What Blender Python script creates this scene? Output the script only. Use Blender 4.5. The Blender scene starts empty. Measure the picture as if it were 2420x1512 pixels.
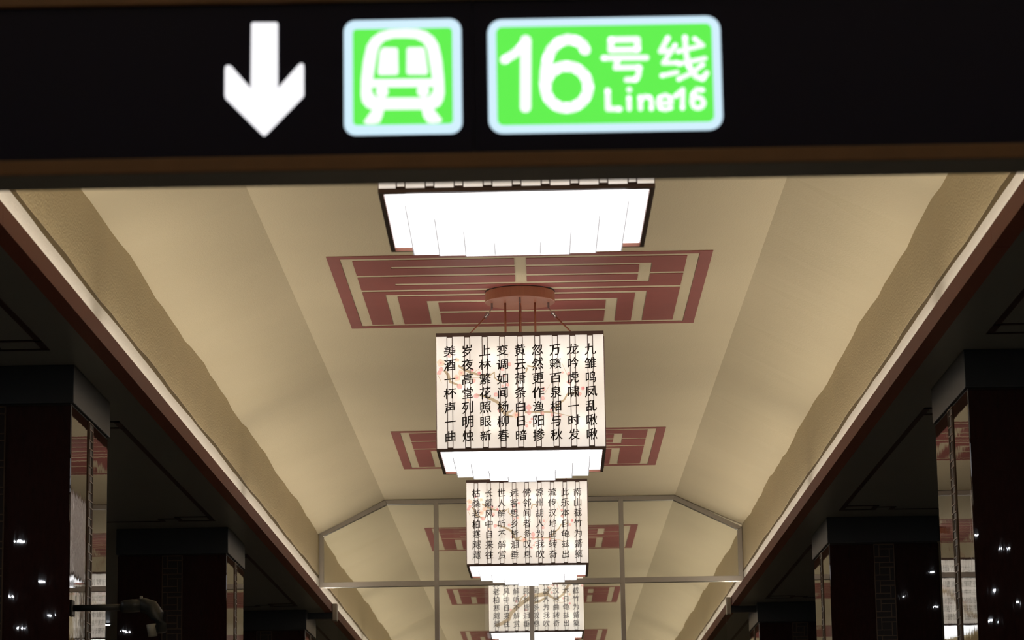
import bpy, bmesh, math, random
from mathutils import Matrix, Vector
random.seed(7)
S = bpy.context.scene
COL = S.collection

# ---------------------------------------------------------------- camera, world, exposure
EYE = 1.6                                        # eye height above the floor
cd = bpy.data.cameras.new('camera')
cam = bpy.data.objects.new('camera', cd); COL.objects.link(cam)
cam.matrix_world = Matrix(((0.999816, 0.017218, 0.008487, 0), (0.011585, -0.188709, -0.981965, 0), (-0.015306, 0.981882, -0.188874, EYE), (0, 0, 0, 1)))
cd.sensor_width = 36; cd.lens = 99.13; cd.clip_start = .1; cd.clip_end = 300
cd.dof.use_dof = True; cd.dof.focus_distance = 21; cd.dof.aperture_fstop = 6.2
S.camera = cam
w = bpy.data.worlds.new('world'); S.world = w; w.use_nodes = True
w.node_tree.nodes['Background'].inputs[0].default_value = (.5, .55, .7, 1)
w.node_tree.nodes['Background'].inputs[1].default_value = .01
vs = S.view_settings; vs.view_transform = 'Standard'; vs.look = 'None'; vs.exposure = 0.0; vs.gamma = 1; vs.use_curve_mapping = False

XC = -.104                                       # centre line of the hall
BAY = 7.914                                      # pillar spacing
HB, HT = EYE + 2.796, EYE + 2.898                # underside and top of the red fascia
WW, HJ = 2.395, EYE + 3.696                      # cove wall, its upper edge
RW, HC = 1.644, EYE + 4.059                      # flat middle of the ceiling
FW, UW = 2.245, 2.331
Y0, Y1 = -8.0, 92.0
COVE_W = 37.0; PAPER_E = .29; BULB_W = .30; TRAY_E = 2.3; AISLE_W = 4.2

# cove lamps: one long strip per bay and side, lying in the trough behind the fascia
def cove_lamps():
    n = int((Y1 - Y0) / BAY)
    for s in (-1, 1):
        for k in range(n):
            L = bpy.data.lights.new('cove_lamp', 'AREA'); L.shape = 'RECTANGLE'; L.size = .05; L.size_y = BAY - .3
            L.energy = COVE_W; L.color = (1, .90, .74)
            o = bpy.data.objects.new('cove_lamp', L); COL.objects.link(o)
            o.location = (XC + s * (FW + .085), Y0 + BAY * (k + .5), HT - .012)
            o.rotation_euler = (math.pi, -s * math.radians(40), 0)
cove_lamps()

# ---------------------------------------------------------------- materials
def new_mat(name):
    m = bpy.data.materials.new(name); m.use_nodes = True
    nt = m.node_tree; return m, nt, nt.nodes['Principled BSDF']
def lin(r, g, b):
    f = lambda c: c / 255 / 12.92 if c < 11 else ((c / 255 + .055) / 1.055) ** 2.4
    return (f(r), f(g), f(b), 1)
def plain(name, col, rough=.5, metal=0, noise=0, scale=8, bump=0, bscale=60, spec=.5, stretch=None):
    m, nt, p = new_mat(name)
    p.inputs['Base Color'].default_value = col; p.inputs['Roughness'].default_value = rough
    p.inputs['Metallic'].default_value = metal; p.inputs['Specular IOR Level'].default_value = spec
    tc = nt.nodes.new('ShaderNodeTexCoord')
    src = tc.outputs['Object']
    if stretch:
        mp = nt.nodes.new('ShaderNodeMapping'); mp.inputs['Scale'].default_value = stretch
        nt.links.new(src, mp.inputs[0]); src = mp.outputs[0]
    if noise:
        n = nt.nodes.new('ShaderNodeTexNoise'); n.inputs['Scale'].default_value = scale; n.inputs['Detail'].default_value = 4
        r = nt.nodes.new('ShaderNodeMapRange'); r.inputs[3].default_value = 1 - noise; r.inputs[4].default_value = 1 + noise
        mx = nt.nodes.new('ShaderNodeVectorMath'); mx.operation = 'SCALE'; mx.inputs[0].default_value = col[:3]
        nt.links.new(src, n.inputs['Vector']); nt.links.new(n.outputs[0], r.inputs[0]); nt.links.new(r.outputs[0], mx.inputs['Scale'])
        nt.links.new(mx.outputs[0], p.inputs['Base Color'])
    if bump:
        n = nt.nodes.new('ShaderNodeTexNoise'); n.inputs['Scale'].default_value = bscale; n.inputs['Detail'].default_value = 3
        b = nt.nodes.new('ShaderNodeBump'); b.inputs['Strength'].default_value = bump; b.inputs['Distance'].default_value = .01
        nt.links.new(src, n.inputs['Vector']); nt.links.new(n.outputs[0], b.inputs['Height']); nt.links.new(b.outputs[0], p.inputs['Normal'])
    return m
def emit(name, col, s, base=.35):
    m, nt, p = new_mat(name)
    p.inputs['Base Color'].default_value = tuple(c * base for c in col[:3]) + (1,); p.inputs['Roughness'].default_value = .5
    p.inputs['Emission Color'].default_value = col; p.inputs['Emission Strength'].default_value = s
    return m
def paper(name, tint, e=1.0):
    """lamp paper lit from within: translucent to the bulbs behind it, with a mottled even glow"""
    m, nt, p = new_mat(name); nt.nodes.remove(p)
    out = nt.nodes['Material Output']
    tr = nt.nodes.new('ShaderNodeBsdfTranslucent'); tr.inputs[0].default_value = (.62 * tint[0], .6 * tint[1], .57 * tint[2], 1)
    df = nt.nodes.new('ShaderNodeBsdfDiffuse'); df.inputs[0].default_value = (.25 * tint[0], .24 * tint[1], .22 * tint[2], 1)
    em = nt.nodes.new('ShaderNodeEmission')
    tc = nt.nodes.new('ShaderNodeTexCoord'); n = nt.nodes.new('ShaderNodeTexNoise'); n.inputs['Scale'].default_value = 3.5; n.inputs['Detail'].default_value = 5
    nt.links.new(tc.outputs['Object'], n.inputs['Vector'])
    mix = nt.nodes.new('ShaderNodeMix'); mix.data_type = 'RGBA'
    a = (1.0, .955, .92); b = (.86, .79, .72)
    mix.inputs[6].default_value = (b[0] * tint[0], b[1] * tint[1], b[2] * tint[2], 1)
    mix.inputs[7].default_value = (a[0] * tint[0], a[1] * tint[1], a[2] * tint[2], 1)
    r = nt.nodes.new('ShaderNodeMapRange'); r.inputs[1].default_value = .35; r.inputs[2].default_value = .65
    nt.links.new(n.outputs[0], r.inputs[0]); nt.links.new(r.outputs[0], mix.inputs[0]); nt.links.new(mix.outputs[2], em.inputs[0])
    em.inputs[1].default_value = PAPER_E * e
    a1 = nt.nodes.new('ShaderNodeAddShader'); a2 = nt.nodes.new('ShaderNodeAddShader')
    nt.links.new(tr.outputs[0], a1.inputs[0]); nt.links.new(df.outputs[0], a1.inputs[1])
    nt.links.new(a1.outputs[0], a2.inputs[0]); nt.links.new(em.outputs[0], a2.inputs[1]); nt.links.new(a2.outputs[0], out.inputs[0])
    return m
def glass(name):
    m, nt, p = new_mat(name); nt.nodes.remove(p)
    out = nt.nodes['Material Output']
    t = nt.nodes.new('ShaderNodeBsdfTransparent'); t.inputs[0].default_value = (.95, .96, .95, 1)
    g = nt.nodes.new('ShaderNodeBsdfGlossy'); g.inputs['Roughness'].default_value = .02
    fr = nt.nodes.new('ShaderNodeFresnel'); fr.inputs[0].default_value = 1.45
    mx = nt.nodes.new('ShaderNodeMixShader')
    nt.links.new(fr.outputs[0], mx.inputs[0]); nt.links.new(t.outputs[0], mx.inputs[1]); nt.links.new(g.outputs[0], mx.inputs[2]); nt.links.new(mx.outputs[0], out.inputs[0])
    return m

M = dict(
    cream=plain('cream_plaster', (.60, .515, .35, 1), .75, noise=.05, scale=1.2, bump=.25, bscale=90),
    stucco=plain('cream_wall_paint', (.58, .48, .29, 1), .55, noise=.06, scale=2, bump=.4, bscale=70),
    white=plain('white_plaster', (.86, .83, .78, 1), .6, noise=.04, bump=.15),
    olive=plain('olive_edge', (.13, .088, .03, 1), .6),
    red=plain('red_lacquer_metal', (.22, .060, .036, 1), .5, spec=.25, noise=.06, scale=1.5),
    patred=plain('red_paint', (.27, .066, .055, 1), .6, noise=.10, scale=5),
    soffit=plain('grey_panel', (.205, .215, .20, 1), .32, noise=.12, scale=1.5, bump=.06, bscale=3),
    inlay=plain('dark_red_line', (.03, .008, .006, 1), .4),
    marble=plain('red_granite', (.032, .013, .012, 1), .012, noise=.4, scale=25, bump=.02, bscale=6, spec=.55, stretch=(2, 2, .6)),
    capital=plain('grey_metal_panel', (.056, .063, .073, 1), .35, metal=.35, noise=.08),
    bronze=plain('bronze', (.17, .115, .08, 1), .38, metal=.8),
    recess=plain('dark_recess', (.02, .012, .01, 1), .4),
    floor=plain('grey_granite', (.42, .40, .37, 1), .35, noise=.2, scale=20),
    dark=plain('dark_wall', (.02, .02, .024, 1), .4, noise=.2),
    steel=plain('brushed_steel', (.36, .33, .30, 1), .34, metal=.85, noise=.06, scale=3),
    gap_dark=plain('gap_black', (.015, .013, .012, 1), .6),
    glass=glass('clear_glass'),
    lacquer=plain('dark_brown_lacquer', (.14, .082, .078, 1), .4, noise=.1),
    copper=plain('copper_paint', (.26, .085, .045, 1), .42, noise=.12, scale=12),
    chrome=plain('chrome', (.7, .7, .7, 1), .15, metal=1),
    ink=plain('black_ink', (.010, .006, .006, 1), .7),
    glow_stop=plain('grey_glow_stop', (.3, .3, .29, 1), .6),
    paper=paper('lamp_paper', (1, 1, 1)),
    branch=paper('branch_wash', (.58, .49, .36)),
    pale=paper('pale_wash', (.96, .82, .73)),
    pink=paper('pink_wash', (.93, .60, .63)),
    rose=paper('rose_wash', (.87, .42, .47)),
    diff=emit('white_diffuser', (1, .985, .99, 1), TRAY_E), diffedge=emit('diffuser_edge', (1, .96, .96, 1), .38, .04),
    signbox=plain('black_sign_glass', (.015, .016, .040, 1), .35, spec=.12),
    signtrim=plain('brown_trim', (.20, .10, .045, 1), .4, noise=.2),
    signgrey=plain('dark_grey_metal', (.10, .095, .09, 1), .5, noise=.3, scale=3),
    s_white=emit('sign_white', lin(250, 250, 255), 1.05),
    s_edge=emit('sign_pale_edge', lin(208, 238, 255), 1.0),
    s_green=emit('sign_green', lin(96, 238, 80), 1.0),
    camgrey=plain('dark_camera_paint', (.022, .022, .019, 1), .45),
    camlens=plain('pale_lens_ring', (.30, .29, .24, 1), .4),
    lamp=emit('downlight_lens', (.85, .92, 1, 1), 30),
)

# ---------------------------------------------------------------- mesh helpers
class MB:
    def __init__(s): s.bm = bmesh.new()
    def poly(s, pts):
        return s.bm.faces.new([s.bm.verts.new(p) for p in pts])
    def box(s, x0, x1, y0, y1, z0, z1):
        v = [s.bm.verts.new((x, y, z)) for z in (z0, z1) for y in (y0, y1) for x in (x0, x1)]
        for f in ((0, 2, 3, 1), (4, 5, 7, 6), (0, 1, 5, 4), (2, 6, 7, 3), (0, 4, 6, 2), (1, 3, 7, 5)): s.bm.faces.new([v[i] for i in f])
        return s
    def slab(s, pts, d):                                   # closed prism: polygon pts pushed by vector d
        n = len(pts); a = [s.bm.verts.new(p) for p in pts]; b = [s.bm.verts.new(Vector(p) + Vector(d)) for p in pts]
        s.bm.faces.new(a); s.bm.faces.new(b[::-1])
        for i in range(n): s.bm.faces.new([a[i], b[i], b[(i + 1) % n], a[(i + 1) % n]])
        return s
    def tube(s, pts, r, n=10, caps=True):
        pts = [Vector(p) for p in pts]; rs = r if isinstance(r, (list, tuple)) else [r] * len(pts); rings = []
        for i, p in enumerate(pts):
            t = (pts[min(i + 1, len(pts) - 1)] - pts[max(i - 1, 0)]).normalized()
            u = t.cross(Vector((0, 0, 1)) if abs(t.z) < .9 else Vector((0, 1, 0))).normalized(); v = t.cross(u)
            rings.append([s.bm.verts.new(p + rs[i] * (u * math.cos(2 * math.pi * k / n) + v * math.sin(2 * math.pi * k / n))) for k in range(n)])
        for a, b in zip(rings, rings[1:]):
            for k in range(n): s.bm.faces.new([a[k], a[(k + 1) % n], b[(k + 1) % n], b[k]])
        if caps: s.bm.faces.new(rings[0][::-1]); s.bm.faces.new(rings[-1])
        return s
    def lathe(s, prof, c=(0, 0, 0), n=48):
        rings = [[s.bm.verts.new((c[0] + r * math.cos(2 * math.pi * k / n), c[1] + r * math.sin(2 * math.pi * k / n), c[2] + z)) for k in range(n)] for r, z in prof]
        for a, b in zip(rings, rings[1:]):
            for k in range(n): s.bm.faces.new([a[k], a[(k + 1) % n], b[(k + 1) % n], b[k]])
        s.bm.faces.new(rings[0][::-1]); s.bm.faces.new(rings[-1])
        return s
    def torus(s, c, R, r, axis='Y', n=20, k=8):
        rings = []
        for i in range(n):
            a = 2 * math.pi * i / n; row = []
            for j in range(k):
                b = 2 * math.pi * j / k; q = R + r * math.cos(b); h = r * math.sin(b)
                p = (q * math.cos(a), h, q * math.sin(a)) if axis == 'Y' else (h, q * math.cos(a), q * math.sin(a))
                row.append(s.bm.verts.new(Vector(c) + Vector(p)))
            rings.append(row)
        for i in range(n):
            for j in range(k): s.bm.faces.new([rings[i][j], rings[(i + 1) % n][j], rings[(i + 1) % n][(j + 1) % k], rings[i][(j + 1) % k]])
        return s
    def build(s, name, mat, parent=None, smooth=False, bevel=0, normals=True, loc=None):
        if normals: bmesh.ops.recalc_face_normals(s.bm, faces=s.bm.faces)
        me = bpy.data.meshes.new(name); s.bm.to_mesh(me); s.bm.free()
        for m in (mat if isinstance(mat, (list, tuple)) else [mat]): me.materials.append(m)
        if smooth:
            for p in me.polygons: p.use_smooth = True
        o = bpy.data.objects.new(name, me); COL.objects.link(o)
        if parent: o.parent = parent
        if loc: o.location = loc
        if bevel:
            b = o.modifiers.new('bevel', 'BEVEL'); b.width = bevel; b.segments = 2; b.limit_method = 'ANGLE'
        return o
def tag(o, label, cat, group=None):
    o['label'] = label; o['category'] = cat
    if group: o['group'] = group
    return o
def thing(name, label, cat, loc=(0, 0, 0), group=None, rot=(0, 0, 0)):
    o = bpy.data.objects.new(name, None); o.empty_display_size = .1; COL.objects.link(o); o.location = loc; o.rotation_euler = rot
    return tag(o, label, cat, group)
def struct(o): o['kind'] = 'structure'; return o
def copy_tree(o, parent=None):
    c = o.copy(); COL.objects.link(c); c.parent = parent
    for ch in o.children: copy_tree(ch, c)
    return c

ARROW=[(-493,133),(-439,132),(-436,128),(-436,-20),(-391,32),(-386,36),(-380,35),(-378,29),(-378,-37),(-380,-42),(-462,-127),(-467,-130),(-472,-126),(-553,-42),(-555,-35),(-555,26),(-553,33),(-546,35),(-540,32),(-497,-19),(-496,129)]
TB=[(-289,2),(-27,-3),(-157,133),(-159,-132)]
TG=[(-269,3),(-47,-1),(-157,112),(-159,-109)]
TRAIN_OUT=[(-151,111),(-124,110),(-104,104),(-87,90),(-77,72),(-70,39),(-66,-6),(-65,-38),(-68,-54),(-75,-67),(-87,-74),(-104,-76),(-208,-75),(-225,-75),(-239,-69),(-249,-56),(-252,-40),(-251,-5),(-246,38),(-238,73),(-227,91),(-209,104),(-187,110)]
TRAIN_GLAZE=[(-152,89),(-129,87),(-112,78),(-103,61),(-93,-5),(-224,-4),(-214,57),(-208,73),(-197,84),(-178,89)]
WIN1=[(-204,72),(-169,71),(-165,66),(-164,6),(-169,1),(-212,1),(-217,6),(-212,60)]
WIN2=[(-148,71),(-111,71),(-105,65),(-98,6),(-102,0),(-148,1),(-153,5),(-152,66)]
APRON=[(-227,-24),(-90,-25),(-92,-35),(-99,-45),(-111,-48),(-208,-47),(-220,-43),(-226,-34)]
LAMPS=[(-204,-34),(-113,-34)]
FOOT1=[(-227,-75),(-200,-75),(-204,-90),(-210,-104),(-222,-107),(-239,-107),(-246,-102)]
FOOT2=[(-117,-76),(-90,-75),(-71,-100),(-76,-106),(-92,-108),(-104,-106),(-113,-92)]
PB=[(32,1),(551,-8),(294,129),(289,-134)]
PG=[(51,2),(532,-7),(294,111),(289,-115)]
STROKES=[(29,[(117,79),(114,-75)]),(24,[(69,35),(92,49),(108,65),(119,80)]),(29,[(249,54),(243,67),(230,76),(210,80),(190,73),(174,57),(165,36),(160,8),(158,-23)]),(29,[(254,-31),(252,-18),(248,-7),(240,3),(231,11),(220,16),(207,18),(195,17),(184,12),(174,5),(166,-5),(161,-17),(159,-29),(160,-42),(165,-54),(172,-64),(182,-72),(193,-77),(205,-78),(218,-77),(229,-72),(239,-65),(247,-55),(252,-44),(254,-31)]),(17,[(307,77),(366,77),(366,53),(306,53),(307,77)]),(17,[(289,35),(385,34)]),(17,[(321,32),(316,12),(369,12),(366,-6),(360,-16),(340,-16)]),(16,[(434,79),(417,48),(441,48)]),(14,[(450,62),(422,21),(454,21)]),(14,[(418,-8),(452,-1)]),(16,[(472,80),(473,44),(479,12),(494,-12),(509,-17),(518,-4)]),(14,[(455,47),(511,60)]),(14,[(456,18),(515,30)]),(14,[(493,76),(507,64)]),(14,[(510,16),(487,-2),(455,-17)]),(17,[(297,-40),(297,-82),(323,-83)]),(17,[(344,-57),(344,-83)]),(19,[(345,-39),(345,-39)]),(17,[(369,-56),(369,-83)]),(16,[(369,-65),(379,-55),(390,-57),(394,-66),(393,-84)]),(15,[(409,-71),(438,-71),(436,-59),(425,-53),(412,-58),(408,-71),(413,-83),(424,-86),(437,-82)]),(16,[(447,-56),(464,-41),(462,-84)]),(16,[(509,-72),(508,-67),(505,-63),(501,-60),(497,-59),(492,-60),(488,-62),(485,-66),(484,-71),(485,-76),(487,-80),(491,-83),(496,-84),(501,-83),(505,-81),(508,-77),(509,-72)]),(16,[(508,-43),(495,-41),(486,-52),(483,-70)])]
# ---------------------------------------------------------------- the hall
def hall():
    ny = 260; ys = [Y0 + (Y1 - Y0) * i / ny for i in range(ny + 1)]
    wav = lambda y, a: .016 * math.sin(y * 1.55 + a) + .010 * math.sin(y * 3.7 + 2 * a) + .006 * math.sin(y * 7.9 + a)
    def prof(y):
        l, r = wav(y, .4), wav(y, 2.3)
        return [(XC - WW, HJ + l * .9), (XC - RW, HC), (XC + RW, HC), (XC + WW, HJ + r * .9)]
    m = MB(); rows = [[m.bm.verts.new((p[0], y, p[1])) for p in prof(y)] for y in ys]
    for a, b in zip(rows, rows[1:]):
        for i in range(3): m.bm.faces.new([a[i], a[i + 1], b[i + 1], b[i]])
    struct(m.build('ceiling', M['cream']))
    for s, nm in ((-1, 'left'), (1, 'right')):
        m = MB(); rows = []
        for y in ys:
            x = XC + s * WW; k = .4 if s < 0 else 2.3
            j = HJ + wav(y, k) * .9; e = wav(y + 11, k) * .45; e2 = wav(y + 4, k) * .25
            d = 0; q_ = s * .003
            rows.append([m.bm.verts.new(q) for q in ((x, y, HB + .02), (x, y, EYE + 3.178 + e2), (x + d, y, EYE + 3.178 + e2), (x + d, y, EYE + 3.212 + e), (x - q_, y, EYE + 3.212 + e), (x, y, j + .002))])
        for a, b in zip(rows, rows[1:]):
            for i in range(5):
                f = m.bm.faces.new([a[i], a[i + 1], b[i + 1], b[i]]); f.material_index = (0, 1, 1, 1, 2)[i]
        struct(m.build('wall_' + nm, [M['white'], M['olive'], M['stucco']]))
        # red fascia in long boards with hairline joints
        m = MB(); L = BAY / 2; k = 0; y = Y0 + (.35 if s < 0 else 1.15)
        while y < Y1 - L:
            a, b = y + .002, y + L - .002
            x0, x1 = sorted((XC + s * FW, XC + s * (FW + .018))); m.box(x0, x1, a, b, HB, HT)
            x0, x1 = sorted((XC + s * (FW + .018), XC + s * UW)); m.box(x0, x1, a, b, HB, HB + .015)
            y += L
        struct(m.build('trim_' + ('1' if s < 0 else '2'), M['red']))
        # soffit over the side aisle and its outer wall
        x0, x1 = sorted((XC + s * (FW + .01), XC + s * 8.0))
        so = struct(MB().box(x0, x1, Y0, Y1, HB + .017, HB + .030).build('ceiling_' + nm, M['soffit']))
        x0, x1 = sorted((XC + s * 7.6, XC + s * 7.8))
        struct(MB().box(x0, x1, Y0, Y1, 0, HB + .1).build('wall_outer_' + nm, M['dark']))
        # dark red line frames laid into the soffit, one per bay, with stepped corners
        m = MB(); zt = HB + .0165
        def bar(xa, xb, ya, yb): 
            p, q = sorted((xa, xb)); m.box(p, q, min(ya, yb), max(ya, yb), zt - .004, zt + .004)
        for k in range(-1, 4):
            y1 = 15.26 + k * BAY; y0 = y1 - 5.35; X = lambda d: XC + s * (2.575 + d)
            for ye, sg in ((y1, 1), (y0, -1)):
                bar(X(0), X(.04), ye - sg * .30, ye)                                  # corner box
                bar(X(0), X(.30), ye, ye - sg * .035); bar(X(.0), X(.30), ye - sg * .26, ye - sg * .30)
                bar(X(.26), X(.30), ye, ye - sg * .30); bar(X(.30), X(.45), ye - sg * .16, ye - sg * .195)
                bar(X(.41), X(.45), ye, ye - sg * .195); bar(X(.45), X(.95), ye, ye - sg * .035)
            bar(X(.0), X(.035), y0 + .3, y1 - .3)
        m.build('line_inlay', M['inlay'], so)
    struct(MB().box(-9, 9, Y0, Y1, -.1, 0).build('floor', M['floor']))
    struct(MB().box(-9, 9, Y1, Y1 + .2, 0, HC + .2).build('wall_back', M['cream']))
    struct(MB().box(-9, 9, Y0 - .2, Y0, 0, HC + .2).build('wall_front', M['dark']))
hall()

# ---------------------------------------------------------------- red fret medallions painted on the ceiling
def fret_mesh():
    hw, hd = 1.315, 1.31
    cr = [(-.03, .034, -.885, -.23), (-.68, -.03, -.725, -.675), (.034, .695, -.725, -.675), (.63, .695, -.725, -.232),
          (-.872, -.03, -.51, -.46), (.034, .63, -.48, -.43), (.695, .872, -.485, -.435), (-.68, -.03, -.284, -.232), (.034, .695, -.284, -.232),
          (-.872, .872, -.118, -.062), (-.75, .695, .022, .078), (-.75, -.685, .022, .885), (.63, .695, .022, .885),
          (-.53, .537, .21, .27), (-.53, -.466, .21, .885), (.472, .537, .21, .885), (-.466, .472, .515, .573)]
    us = sorted({-1, -.935, -.872, .872, .935, 1} | {c for r in cr for c in r[:2]}); v_ = sorted({-1, -.935, -.885, .885, .935, 1} | {c for r in cr for c in r[2:]})
    m = MB()
    for a, b in zip(us, us[1:]):
        n = 1
        for c, d in zip(v_, v_[1:]):
            u, v = (a + b) / 2, (c + d) / 2; q = max(abs(u), abs(v) * 1.0)
            red = (abs(u) > .935 or abs(v) > .935) or (abs(u) < .872 and abs(v) < .885 and not any(r[0] < u < r[1] and r[2] < v < r[3] for r in cr))
            if red: m.box(a * hw, b * hw, c * hd, d * hd, -.004, -.001)
    bmesh.ops.remove_doubles(m.bm, verts=m.bm.verts, dist=1e-5)
    return m
order = ['around the canopy of the fully visible lantern', 'behind the nearer full lantern, second along the ceiling', 'seen through the upper glass panes, third along the ceiling', 'seen through the lower glass below the crossbar', 'deepest of the row, at the very bottom of the view']
fret = None
for k in range(5):
    if fret is None: fret = fret_mesh().build('ceiling_fret_panel', M['patred']); o = fret
    else: o = fret.copy(); COL.objects.link(o)
    o.location = (XC + (.0, .012, .0, .0, -.03)[k], 20.02 + k * BAY, HC)
    tag(o, 'red painted fret panel on the cream ceiling, ' + order[k], 'ceiling panel', 'red fret panels along the ceiling')

# ---------------------------------------------------------------- pillars
def lattice(height):
    """bronze pinwheel lattice, in the x-z plane facing -y, hanging down from z = 0"""
    m = MB(); W = .083; t = .0035; d = .006
    def h(x0, x1, z): m.box(x0, x1, -d, 0, z - t, z + t)
    def v(x, z0, z1): m.box(x - t, x + t, -d, 0, z0, z1)
    v(-W, -height, 0); v(W, -height, 0)
    u = .153; k = 0
    while (k + 1) * u < height:
        z = -k * u
        h(-W, W, z - .003); v(-W + .042, z - .110, z); h(-W + .042, W, z - .042); v(W - .038, z - .150, z - .042); h(-W, W - .038, z - .108)
        k += 1
    return m
PX, PD, PW, CH = 2.5205, 1.353, .944, .218
nth = ['nearest', 'second', 'third']
lat_mesh = lattice(4.0)
lat_obj = None
for s in (-1, 1):
    for k in range(3):
        side = 'left' if s < 0 else 'right'
        yc = 15.738 + k * BAY
        what = {(-1, 0): 'dark red granite pillar with a surveillance camera arm fixed to it', (1, 0): 'dark red granite pillar with lamp glints, nearest on the right aisle',
                (-1, 1): 'dark red granite pillar behind the surveillance camera, second from the front on its side', (1, 1): 'dark red granite pillar with bronze lattice up its face, second on the right aisle',
                (-1, 2): 'farthest dark granite pillar of the left row, beside the glass partition', (1, 2): 'farthest dark granite pillar of the right row, beside the glass partition'}[(s, k)]
        t = thing('pillar', what, 'pillar', (XC + s * (PX + PW / 2), yc + PD / 2, 0), 'granite pillars along the hall')
        hw, hd = PW / 2, PD / 2
        zc = HB + .017 - CH
        MB().box(-hw + .012, hw - .012, -hd + .012, hd - .012, 0, zc - .012).build('shaft', M['marble'], t, bevel=.006)
        MB().box(-hw, hw, -hd, hd, zc, zc + CH - .001).build('capital', M['capital'], t, bevel=.004)
        MB().box(-hw + .02, hw - .02, -hd + .02, hd - .02, zc - .012, zc).build('shadow_gap', M['recess'], t)
        for a, off in ((0, hd - .012), (math.pi / 2, hw - .012), (-math.pi / 2, hw - .012)):
            d = MB().box(-.083, .083, -.002, 0, -4.0, 0).build('lattice_strip', M['recess'], t)
            if lat_obj is None: l = lat_mesh.build('lattice', M['bronze'], d); lat_obj = l
            else: l = lat_obj.copy(); COL.objects.link(l); l.parent = d
            d.location = (math.sin(a) * off, -math.cos(a) * off, zc - .014); d.rotation_euler = (0, 0, a)
# ---------------------------------------------------------------- lanterns
POEM_A = ['九雏鸣凤乱啾啾', '龙吟虎啸一时发', '万籁百泉相与秋', '忽然更作渔阳掺', '黄云萧条白日暗', '变调如闻杨柳春', '上林繁花照眼新', '岁夜高堂列明烛', '美酒一杯声一曲']
POEM_B = ['南山截竹为觱篥', '此乐本自龟兹出', '流传汉地曲转奇', '凉州胡人为我吹', '傍邻闻者多叹息', '远客思乡皆泪垂', '世人解听不解赏', '长飙风中自来往', '枯桑老柏寒飕飗']
LW, LH = 1.176, .837
_glyph = {}
def glyph(ch):
    if ch not in _glyph:
        c = bpy.data.curves.new('glyph', 'FONT'); c.body = ch; c.size = 1; c.fill_mode = 'FRONT'; c.resolution_u = 3
        o = bpy.data.objects.new('glyph', c); COL.objects.link(o)
        me = bpy.data.meshes.new_from_object(o.evaluated_get(bpy.context.evaluated_depsgraph_get()))
        _glyph[ch] = ([(v.co.x - .5, v.co.y - .38) for v in me.vertices], [tuple(p.vertices) for p in me.polygons])
        bpy.data.objects.remove(o); bpy.data.curves.remove(c); bpy.data.meshes.remove(me)
    return _glyph[ch]
COLX = [-LW / 2 + LW * (.0815 + .10463 * i) for i in range(9)]
def column_text(txt, parent, x, y, wt=1.0):
    m = MB()
    for i, ch in enumerate(txt):
        vs_, fs = glyph(ch); rr = random.Random(ord(ch)); sx = .086 * rr.uniform(.93, 1.06); sy = .088 * rr.uniform(.9, 1.05); sh = rr.uniform(.09, .16)
        z = LH - .128 - i * .1005
        for k, (du, dv) in enumerate(((.014, .010), (-.014, .006), (.006, -.010))):          # brush weight: the outline laid three times
            ve = [m.bm.verts.new((x + (a + du * wt) * sx, y - .00005 * k, z + (b + dv * wt + sh * a) * sy)) for a, b in vs_]
            for f in fs: m.bm.faces.new([ve[q] for q in f])
    return m.build('calligraphy', M['ink'], parent, normals=False)
K = LW / 396.5
def facepts(pts): return [(-LW / 2 + px * K, LH - py * LH / 278) for px, py in pts]
BR_A = [([(19, 88), (28, 98), (33, 115), (52, 123)], [3, 4.5, 4, 2.5]), ([(52, 77), (67, 87), (82, 94), (100, 99), (125, 102), (138, 94), (137, 106), (146, 114), (158, 120)], [3, 3.5, 4, 3, 2.5, 2.5, 2.2, 2, 1]),
        ([(93, 147), (110, 149), (132, 158), (148, 167), (154, 184), (161, 193), (180, 184)], [2.5, 3.5, 4.5, 4.5, 5, 5, 2]), ([(158, 191), (170, 197), (181, 199)], [4, 3.5, 2]),
        ([(208, 189), (249, 189), (270, 190), (294, 195), (316, 200)], [2, 2.5, 2, 1, .4]), ([(278, 184), (287, 172), (301, 161), (310, 146), (322, 147), (334, 140)], [2.5, 3, 2.6, 2.5, 2, 1]),
        ([(79, 100), (107, 82)], [.7, .4]), ([(79, 106), (104, 107)], [.8, .4]), ([(297, 75), (311, 108)], [.4, .6]), ([(253, 149), (270, 122)], [.6, .3]), ([(208, 211), (232, 221)], [.6, .3]), ([(175, 46), (167, 61)], [.3, .6]), ([(2, 95), (9, 108), (13, 118)], [.6, .8, .3]), ([(215, 84), (212, 95)], [3, 2]), ([(215, 80), (236, 84)], [2.5, 2])]
BL_A = [(5, 70, 9, 0), (12, 85, 5.5, 1), (4, 93, 5.5, 1), (32, 54, 5, 1), (49, 64, 6, 0), (60, 94, 8, 0), (49, 106, 8, 0), (55, 126, 7, 1), (85, 88, 4.5, 2), (101, 96, 5, 2), (88, 113, 5.5, 1), (94, 149, 6.5, 1), (140, 147, 5.5, 1), (173, 76, 5, 1), (156, 87, 5, 1), (160, 102, 4, 1), (168, 124, 4.5, 1), (156, 126, 3, 1), (148, 185, 4, 1), (75, 159, 3.6, 0), (186, 195, 8, 0),
        (191, 195, 7, 0), (217, 178, 7, 1), (218, 190, 6, 1), (253, 135, 4.5, 1), (250, 157, 5, 1), (313, 100, 4.5, 1), (298, 97, 3, 1), (313, 120, 6, 1), (345, 135, 5, 2), (338, 148, 4.5, 1), (271, 185, 4.5, 1), (272, 196, 4.5, 1), (249, 193, 5, 1), (291, 198, 3.5, 1), (224, 205, 3.5, 1), (220, 212, 3.5, 1), (212, 221, 4, 1)]
sc3 = lambda l: [((a - 600) / 1325 * 396.5, (b - 6) / 944 * 278) for a, b in l]
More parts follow.
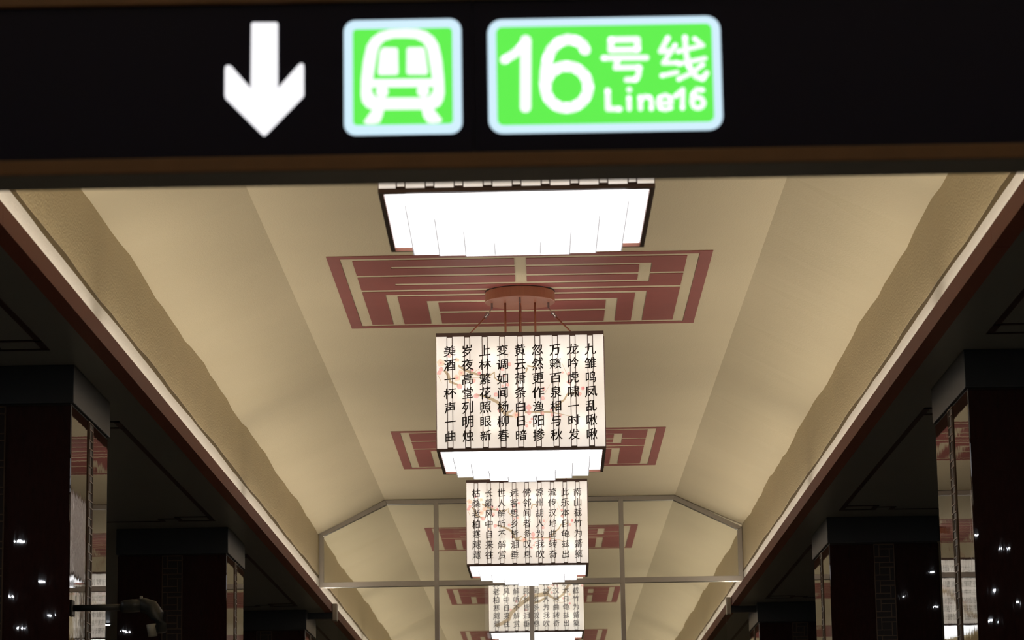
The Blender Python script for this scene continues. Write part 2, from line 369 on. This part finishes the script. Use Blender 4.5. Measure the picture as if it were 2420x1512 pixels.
BR_B = [(sc3([(690, 850), (780, 820), (870, 770), (910, 680), (1000, 590), (1080, 530), (1160, 480), (1250, 440), (1400, 420), (1450, 430)]), [8, 9, 10, 10, 11, 10, 10, 11, 10, 6]), (sc3([(1440, 440), (1540, 500), (1640, 430), (1690, 340), (1720, 290), (1860, 240)]), [7, 5, 6, 7, 8, 4]), (sc3([(1230, 540), (1310, 520), (1400, 470)]), [6, 6, 4]), (sc3([(1500, 530), (1620, 545), (1760, 490)]), [1, 1, .5]), (sc3([(1400, 420), (1480, 330)]), [6, 3]), (sc3([(1010, 570), (1060, 470), (1110, 430)]), [3, 4, 2])]
BL_B = [(p[0], p[1], r, c) for p, r, c in zip(sc3([(905, 630), (985, 515), (1220, 410), (1110, 430), (1120, 640), (1500, 290), (1440, 330), (1560, 310), (1480, 400), (1640, 480), (1730, 430), (1730, 555), (1380, 250), (1910, 310), (1180, 600), (1300, 640)]), (5, 5, 5, 6, 5, 6, 6, 4, 5, 5, 5, 5, 5, 5, 3, 3), (1, 1, 1, 0, 1, 1, 0, 1, 1, 1, 0, 2, 0, 1, 0, 0))]
def painting(parent, br, bl, y):
    m = MB(); rr = random.Random(3)
    for pts, ws in br:
        q = facepts(pts); n = len(q); L = []; R = []
        for i, (x, z) in enumerate(q):
            a, b = q[max(i - 1, 0)], q[min(i + 1, n - 1)]; d = math.hypot(b[0] - a[0], b[1] - a[1]); nx, nz = -(b[1] - a[1]) / d, (b[0] - a[0]) / d
            wv = ws[i] * K * .8
            L.append((x + nx * wv, y, z + nz * wv)); R.append((x - nx * wv, y, z - nz * wv))
        for i in range(n - 1): m.poly([L[i], L[i + 1], R[i + 1], R[i]]).material_index = 0
    for px, py, r, c in bl:
        (x, z), = facepts([(px, py)]); R = r * K
        if x - R < -LW / 2 + .006: x = -LW / 2 + .006 + R
        if c == 0:                                             # open blossom: five pale petals
            for k in range(5):
                a = k * 1.2566 + rr.random(); cx, cz = x + .55 * R * math.cos(a), z + .55 * R * math.sin(a); yy = y - .0002 * (k + 1)
                m.poly([(cx + .52 * R * math.cos(t * .5236), yy, cz + .52 * R * math.sin(t * .5236)) for t in range(12)]).material_index = 1
            m.poly([(x + .3 * R * math.cos(t * .7854), y - .0014, z + .3 * R * math.sin(t * .7854)) for t in range(8)]).material_index = 2
        else:                                                  # bud
            m.poly([(x + R * math.cos(t * .4488) * rr.uniform(.85, 1.05), y - .0004, z + R * math.sin(t * .4488) * rr.uniform(.85, 1.05)) for t in range(14)]).material_index = 2
            m.poly([(x + .2 * R + .55 * R * math.cos(t * .6283), y - .0008, z + .1 * R + .55 * R * math.sin(t * .6283)) for t in range(10)]).material_index = 1 if c == 1 else 3
    return m.build('plum_blossom_painting', [M['branch'], M['pale'], M['pink'], M['rose']], parent, normals=False)

def ring(o, i, z0, z1): 
    m = MB()
    m.box(-o, o, -o, -i, z0, z1); m.box(-o, o, i, o, z0, z1); m.box(-o, -i, -i, i, z0, z1); m.box(i, o, -i, i, z0, z1)
    return m
def lantern(label, x, y, z, rot, poem, br, bl):
    h = LW / 2
    t = thing('palace_lantern', label, 'lantern', (x, y, z), 'square paper lanterns down the hall', rot)
    ring(h, h - .017, LH - .026, LH).build('top_frame', M['lacquer'], t)
    ring(h, h - .017, 0, .020).build('bottom_frame', M['lacquer'], t)
    # the inner lip of the frame shows copper where the diffuser lights it
    ring(h - .0172, h - .022, -.001, .020).build('inner_lip', M['copper'], t)
    # a glowing panel on each side
    pan = []
    for k in range(4):
        a = k * math.pi / 2
        p = MB().box(-h + .003, h - .003, -.003, 0, .020, LH - .026).build('paper_panel', M['paper'], t)
        p.location = (math.sin(a) * (h - .006), -math.cos(a) * (h - .006), 0); p.rotation_euler = (0, 0, a); pan.append(p)
    for k in (0, 1, 3):                                        # slats on the sides one can see
        for i, cx in enumerate(COLX):
            m = MB(); b = .0026; g = .0183; y0, y1 = -.0105, -.0034
            m.box(cx - g - b, cx - g + b, y0, y1, .020, LH - .026); m.box(cx + g - b, cx + g + b, y0, y1, .020, LH - .026)
            m.box(cx - g, cx + g, y0, y1, .020, .0265); m.box(cx - g, cx + g, y0, y1, LH - .0325, LH - .026)
            m.build('slat', M['lacquer'], pan[k])
    if br: painting(pan[0], br, bl, -.0038)
    if poem:
        for i, txt in enumerate(poem[::-1]): column_text(txt, pan[0], COLX[i], -.0112, 1.0 if poem is POEM_A else .4)
    # stepped diffuser below
    hs = [(h - .0225, .0165, .0205), (.474, -.040, .0165), (.353, -.072, -.040), (.231, -.103, -.072), (.098, -.129, -.103)]
    for r, za, zb in hs:
        m = MB().box(-r, r, -r, r, za, zb); bmesh.ops.recalc_face_normals(m.bm, faces=m.bm.faces)
        for f in m.bm.faces: f.material_index = int(abs(f.normal.x) > .5)
        m.build('diffuser_tier', [M['diff'], M['diffedge']], t)
        if r < .5:
            for sx in (-1, 1): MB().box(*sorted((sx * (r + .0002), sx * (r + .006))), -r, r, za - .001, za + .012).build('diffuser_edging', M['diffedge'], t)
    MB().box(-h + .025, h - .025, -h + .025, h - .025, .0215, .0245).build('glow_stop_plate', M['glow_stop'], t)  # added unseen plate, keeps the diffuser's glow from reaching the ceiling
    # cross bars, rods and stays up to the round canopy on the ceiling
    top = HC - z
    m = MB().box(-h + .017, h - .017, -.012, .012, LH - .022, LH - .004); m.box(-.012, .012, -h + .017, h - .017, LH - .0225, LH - .0035); m.build('top_crossbar', M['lacquer'], t)
    MB().lathe([(.249, 0), (.252, .004), (.252, .074), (.248, .078)], (0, 0, top - .085)).build('canopy', M['copper'], t, smooth=False)
    MB().lathe([(.254, 0), (.254, .0065)], (0, 0, top - .007)).build('gap_dark', M['gap_dark'], t)  # shade of the gap above the canopy, put in as a black disc
    for q in ((.108, 0), (-.108, 0), (0, .108), (0, -.108)):
        MB().tube([(q[0], q[1], LH - .006), (q[0], q[1], top - .083)], .0078, 10).build('rod', M['copper'], t, smooth=True)
    for q in ((1, 0), (-1, 0), (0, 1), (0, -1)):
        P = lambda r, zz: (q[0] * r, q[1] * r, zz)
        st = MB().tube([P(.255, top - .19), P(.47, LH - .006)], .0055, 8).build('stay', M['copper'], t, smooth=True)
        MB().tube([P(.205, top - .083), P(.205, top - .125)], .008, 8).build('stay_bracket', M['lacquer'], st)
        MB().tube([P(.207, top - .128), P(.255, top - .19)], .004, 8).build('stay_rod', M['chrome'], st, smooth=True)
        m = MB(); m.torus(P(.238, top - .165), .012, .004, 'Y' if q[0] else 'X'); m.torus(P(.252, top - .187), .010, .0035, 'Y' if q[0] else 'X'); m.build('turnbuckle', M['lacquer'], st, smooth=True)
    # bulbs inside: three rows behind the front and back papers
    for zz, xs in ((.19, (-.2, .12, .42)), (.44, (-.38, .0, .33)), (.66, (-.46, -.2, .06, .26, .46))):
        for bx in xs:
            for sy in (-1, 1):
                L = bpy.data.lights.new('bulb', 'POINT'); L.energy = BULB_W; L.shadow_soft_size = .035; L.color = (1, .95, .9)
                o = bpy.data.objects.new('bulb', L); COL.objects.link(o); o.parent = t; o.location = (bx * sy * -1, sy * (h - .078), zz)
    return t
LZ = EYE + 2.813
LANT = [
    ('lantern cut off by the black sign, nearly only its glowing white underside showing', -.076, 11.65, (0, -.0045, .006), None, None, None),
    ('fully visible calligraphy lantern under a copper canopy, poem starting with the character for nine', -.115, 19.425, (0, .002, -.004), POEM_A, BR_A, BL_A),
    ('calligraphy lantern just below and behind the canopied lantern, in front of the glass partition', -.117, 27.18, (0, .004, -.006), POEM_B, BR_A, BL_A),
    ('faint calligraphy lantern seen behind the glass and a steel post', -.057, 34.94, (0, .0, .0), POEM_B, BR_B, BL_B)]
for lab, x, y, rot, po, br, bl in LANT:
    lantern(lab, x, y + LW / 2, LZ + (-.013 if y < 12 else -.024 if y > 30 else 0), rot, po, br, bl)

# ---------------------------------------------------------------- glass smoke screen across the hall
def partition():
    y = 31.78; t = thing('glass_partition', 'steel framed glass screen hung across the hall below the sloped ceiling', 'glass partition', (XC, y, 0))
    w, j, r, c = WW - .004, HJ - .012, RW - .004, HC - .004; f = .052; d = .04; hb0, hb1 = EYE + 3.072, EYE + 3.132; low = EYE + 2.15; lw = FW - .06
    def bar(pts, name='frame_bar', mat='steel'): return MB().slab([(x, -d, z) for x, z in pts], (0, 2 * d, 0)).build(name, M[mat], t, bevel=.003)
    for s in (-1, 1):
        bar([(s * w, hb1), (s * w, j), (s * (w - f), j - .03), (s * (w - f), hb1)])
        bar([(s * w, j), (s * r, c), (s * (r - .02), c - f), (s * (w - f), j - .03)])
        # bracket closing the cut in the fascia, with a dark beam on to the pillar
        MB().box(*sorted((s * (FW - .004), s * (FW - .056))), -.07, .07, EYE + 2.70, EYE + 2.89).build('bracket', M['steel'], t, bevel=.004)
        MB().box(*sorted((s * (FW + .0), s * (PX + .02))), -.03, .03, HB - .075, HB - .002).build('aisle_beam', M['capital'], t)
    bar([(-r, c), (r, c), (r - .02, c - f), (-r + .02, c - f)])
    bar([(-w, hb0), (w, hb0), (w, hb1), (-w, hb1)], 'crossbar')
    xs = [-1.065, .0008, 1.029]
    for x in xs:
        MB().box(x - .026, x + .026, -d - .004, d + .004, low, c - .02).build('post', M['steel'], t, bevel=.003)
    MB().box(-lw, lw, -d, d, low - .05, low).build('bottom_rail', M['steel'], t)
    edges = [-lw] + xs + [lw]
    top = lambda x: c - .03 if abs(x) < r else c - .03 + (j - c) * (abs(x) - r) / (w - r)
    for a, b in zip(edges, edges[1:]):
        MB().box(a, b, -.004, .004, low, hb0 + .004).build('lower_pane', M['glass'], t)
    e2 = [-w + .03] + xs + [w - .03]
    for a, b in zip(e2, e2[1:]):
        p = [(a, hb1 - .004), (b, hb1 - .004), (b, top(b))] + ([(s_ * r, c - .03) for s_ in ((1,) if b > r else ()) ] ) + ([(-r, c - .03)] if a < -r else []) + [(a, top(a))]
        MB().slab([(x, -.004, z) for x, z in p], (0, .008, 0)).build('upper_pane', M['glass'], t)
partition()

# ---------------------------------------------------------------- hanging sign
def sign():
    t = thing('line_sign', 'long black backlit sign with arrow, green train symbol and line 16 panel', 'sign', (-.129, 6.06, EYE + 1.72))
    x0, x1, dep = -2.05, 1.95, .124
    MB().box(x0, -.0015, .0, dep, -.179, .176).build('face_panel', M['signbox'], t, bevel=.0006)
    MB().box(-.0005, x1, .0, dep, -.179, .176).build('face_panel', M['signbox'], t, bevel=.0006)
    MB().box(x0 + .01, x1 - .01, .02, dep - .02, -.17, .17).build('backing', M['gap_dark'], t)
    MB().box(x0, x1, -.012, dep, -.2125, -.178).build('lower_trim', M['signtrim'], t, bevel=.003)
    MB().box(x0 + .002, x1 - .002, -.010, dep - .002, -.2145, -.2126).build('underside', M['signgrey'], t)
    MB().box(x0, x1, -.012, dep, .175, .212).build('upper_trim', M['signtrim'], t, bevel=.003)
    for x in (-1.6, 1.5): MB().tube([(x, .06, .21), (x, .06, HC - EYE - 1.72 - .001)], .012, 10).build('hanger_rod', M['signgrey'], t, smooth=True)
    P = lambda pts, d: [(x / 1000, -d, z / 1000) for x, z in pts]
    def flat(pts, d, name, mat, parent=t): return MB().slab(P(pts, d), (0, .0008, 0)).build(name, M[mat], parent)
    def rr(q, rad, n=7):
        xa, xb, zt, zb = q[0][0], q[1][0], q[2][1], q[3][1]; cx = (xa + xb) / 2; cz = (zt + zb) / 2; o = []
        for sx, sz, a0 in ((1, 1, 0), (-1, 1, 90), (-1, -1, 180), (1, -1, 270)):
            for i in range(n):
                a = math.radians(a0 + 90 * i / (n - 1)); o.append(((xb - rad if sx > 0 else xa + rad) + rad * math.cos(a), (zt - rad if sz > 0 else zb + rad) + rad * math.sin(a)))
        return [(x, z - .0) for x, z in o]
    flat(ARROW, .0012, 'arrow', 's_white')
    b = flat(rr(TB, 26), .0012, 'train_symbol', 's_edge'); flat(rr(TG, 9), .0022, 'green_field', 's_green', b)
    flat(TRAIN_OUT, .0032, 'train_front', 's_white', b); flat(TRAIN_GLAZE, .0042, 'train_glazing', 's_green', b)
    for wn in (WIN1, WIN2):
        mx = sum(p[0] for p in wn) / len(wn); mz = sum(p[1] for p in wn) / len(wn); wn = [(mx + (p[0] - mx) * .88, mz + (p[1] - mz) * .9) for p in wn]
        flat(wn, .0052, 'train_window', 's_white', b)
    flat(APRON, .0042, 'train_apron', 's_green', b)
    for x, z in LAMPS: flat([(x + 14 * math.cos(a * .3927), z + 14 * math.sin(a * .3927)) for a in range(16)], .0052, 'headlight', 's_white', b)
    for ft in (FOOT1, FOOT2): flat(ft, .0032, 'rail_foot', 's_white', b)
    b = flat(rr(PB, 32), .0012, 'line_panel', 's_edge'); flat(rr(PG, 14), .0022, 'green_field', 's_green', b)
    m = MB()
    for i, (wd, pts) in enumerate(STROKES):
        r = wd * (.86 if i < 5 else .76 if i < 16 else .68) / 2000; y = -.0032 - i * .00004
        pp = [Vector((x / 1000, z / 1000)) for x, z in pts]
        for p, q in zip(pp, pp[1:]):
            d = (q - p).normalized(); n = Vector((-d.y, d.x)) * r
            m.poly([(c.x, y, c.y) for c in (p + n, q + n, q - n, p - n)])
        for k, p in enumerate(pp):
            y2 = y - .00001 * (k % 2)
            m.poly([(p.x + r * math.cos(a * .3491), y2, p.y + r * math.sin(a * .3491)) for a in range(18)])
    m.build('lettering', M['s_white'], b, normals=False)
sign()

# ---------------------------------------------------------------- surveillance camera on the nearest left pillar
def cctv():
    x0 = XC - PX - .012; y = 15.83; t = thing('surveillance_camera', 'dark surveillance camera on an arm sticking out from the nearest left pillar', 'camera', (x0, y, EYE + 1.44))
    MB().box(0, .012, -.045, .045, -.045, .045).build('wall_plate', M['camgrey'], t, bevel=.004)
    MB().tube([(.01, 0, 0), (.30, 0, 0)], .0185, 16).build('arm', M['camgrey'], t, smooth=True)
    MB().tube([(.28, 0, .005), (.30, 0, .005), (.34, 0, .008), (.39, 0, .008)], [.03, .036, .038, .034], 16).build('joint', M['camgrey'], t, smooth=True)
    h = MB().tube([(.36, .02, .015), (.40, .01, .012), (.45, 0, -.005), (.485, -.01, -.05), (.505, -.02, -.105), (.512, -.025, -.145)], [.034, .042, .044, .040, .036, .028], 20).build('housing', M['camgrey'], t, smooth=True)
    MB().box(.385, .40, -.012, .006, .045, .062).build('bracket_clip', M['camlens'], t, bevel=.002)
    MB().tube([(.455, -.02, -.10), (.462, -.022, -.165)], [.030, .026], 20).build('lens_barrel', M['camlens'], h, smooth=True)
cctv()

# ---------------------------------------------------------------- small downlights in the side aisles
spots = {-1: [(7.2, -4.5), (3.8, -4.9), (2.2, -5.5), (-.1, -5.5), (-1.7, -6.1), (13.4, -5.0), (15.3, -4.26), (33.0, -5.07)], 1: [(5.3, 4.3), (1.0, 4.9), (-.5, 5.4), (-3.0, 5.5), (6.5, 3.85), (19.0, 3.93), (15.0, 4.5), (16.4, 3.97)]}
for s in (-1, 1):
    for k, (y, x) in enumerate(spots[s]):
        t = thing('downlight', 'small round aisle downlight reflected as a bright glint in the ' + ('left' if s < 0 else 'right') + ' pillars', 'ceiling light', (x, y, HB + .017), 'downlights over the ' + ('left' if s < 0 else 'right') + ' aisle')
        MB().lathe([(.046, 0), (.050, -.004), (.050, -.010), (.046, -.012)], (0, 0, 0), 24).build('rim', M['capital'], t)
        MB().lathe([(.026, -.0125), (.023, -.016)], (0, 0, 0), 20).build('lens', M['lamp'], t)
        L = bpy.data.lights.new('aisle_lamp', 'AREA'); L.shape = 'DISK'; L.size = .05; L.energy = AISLE_W; L.color = (.92, .95, 1)
        o = bpy.data.objects.new('aisle_lamp', L); COL.objects.link(o); o.parent = t; o.location = (0, 0, -.018)
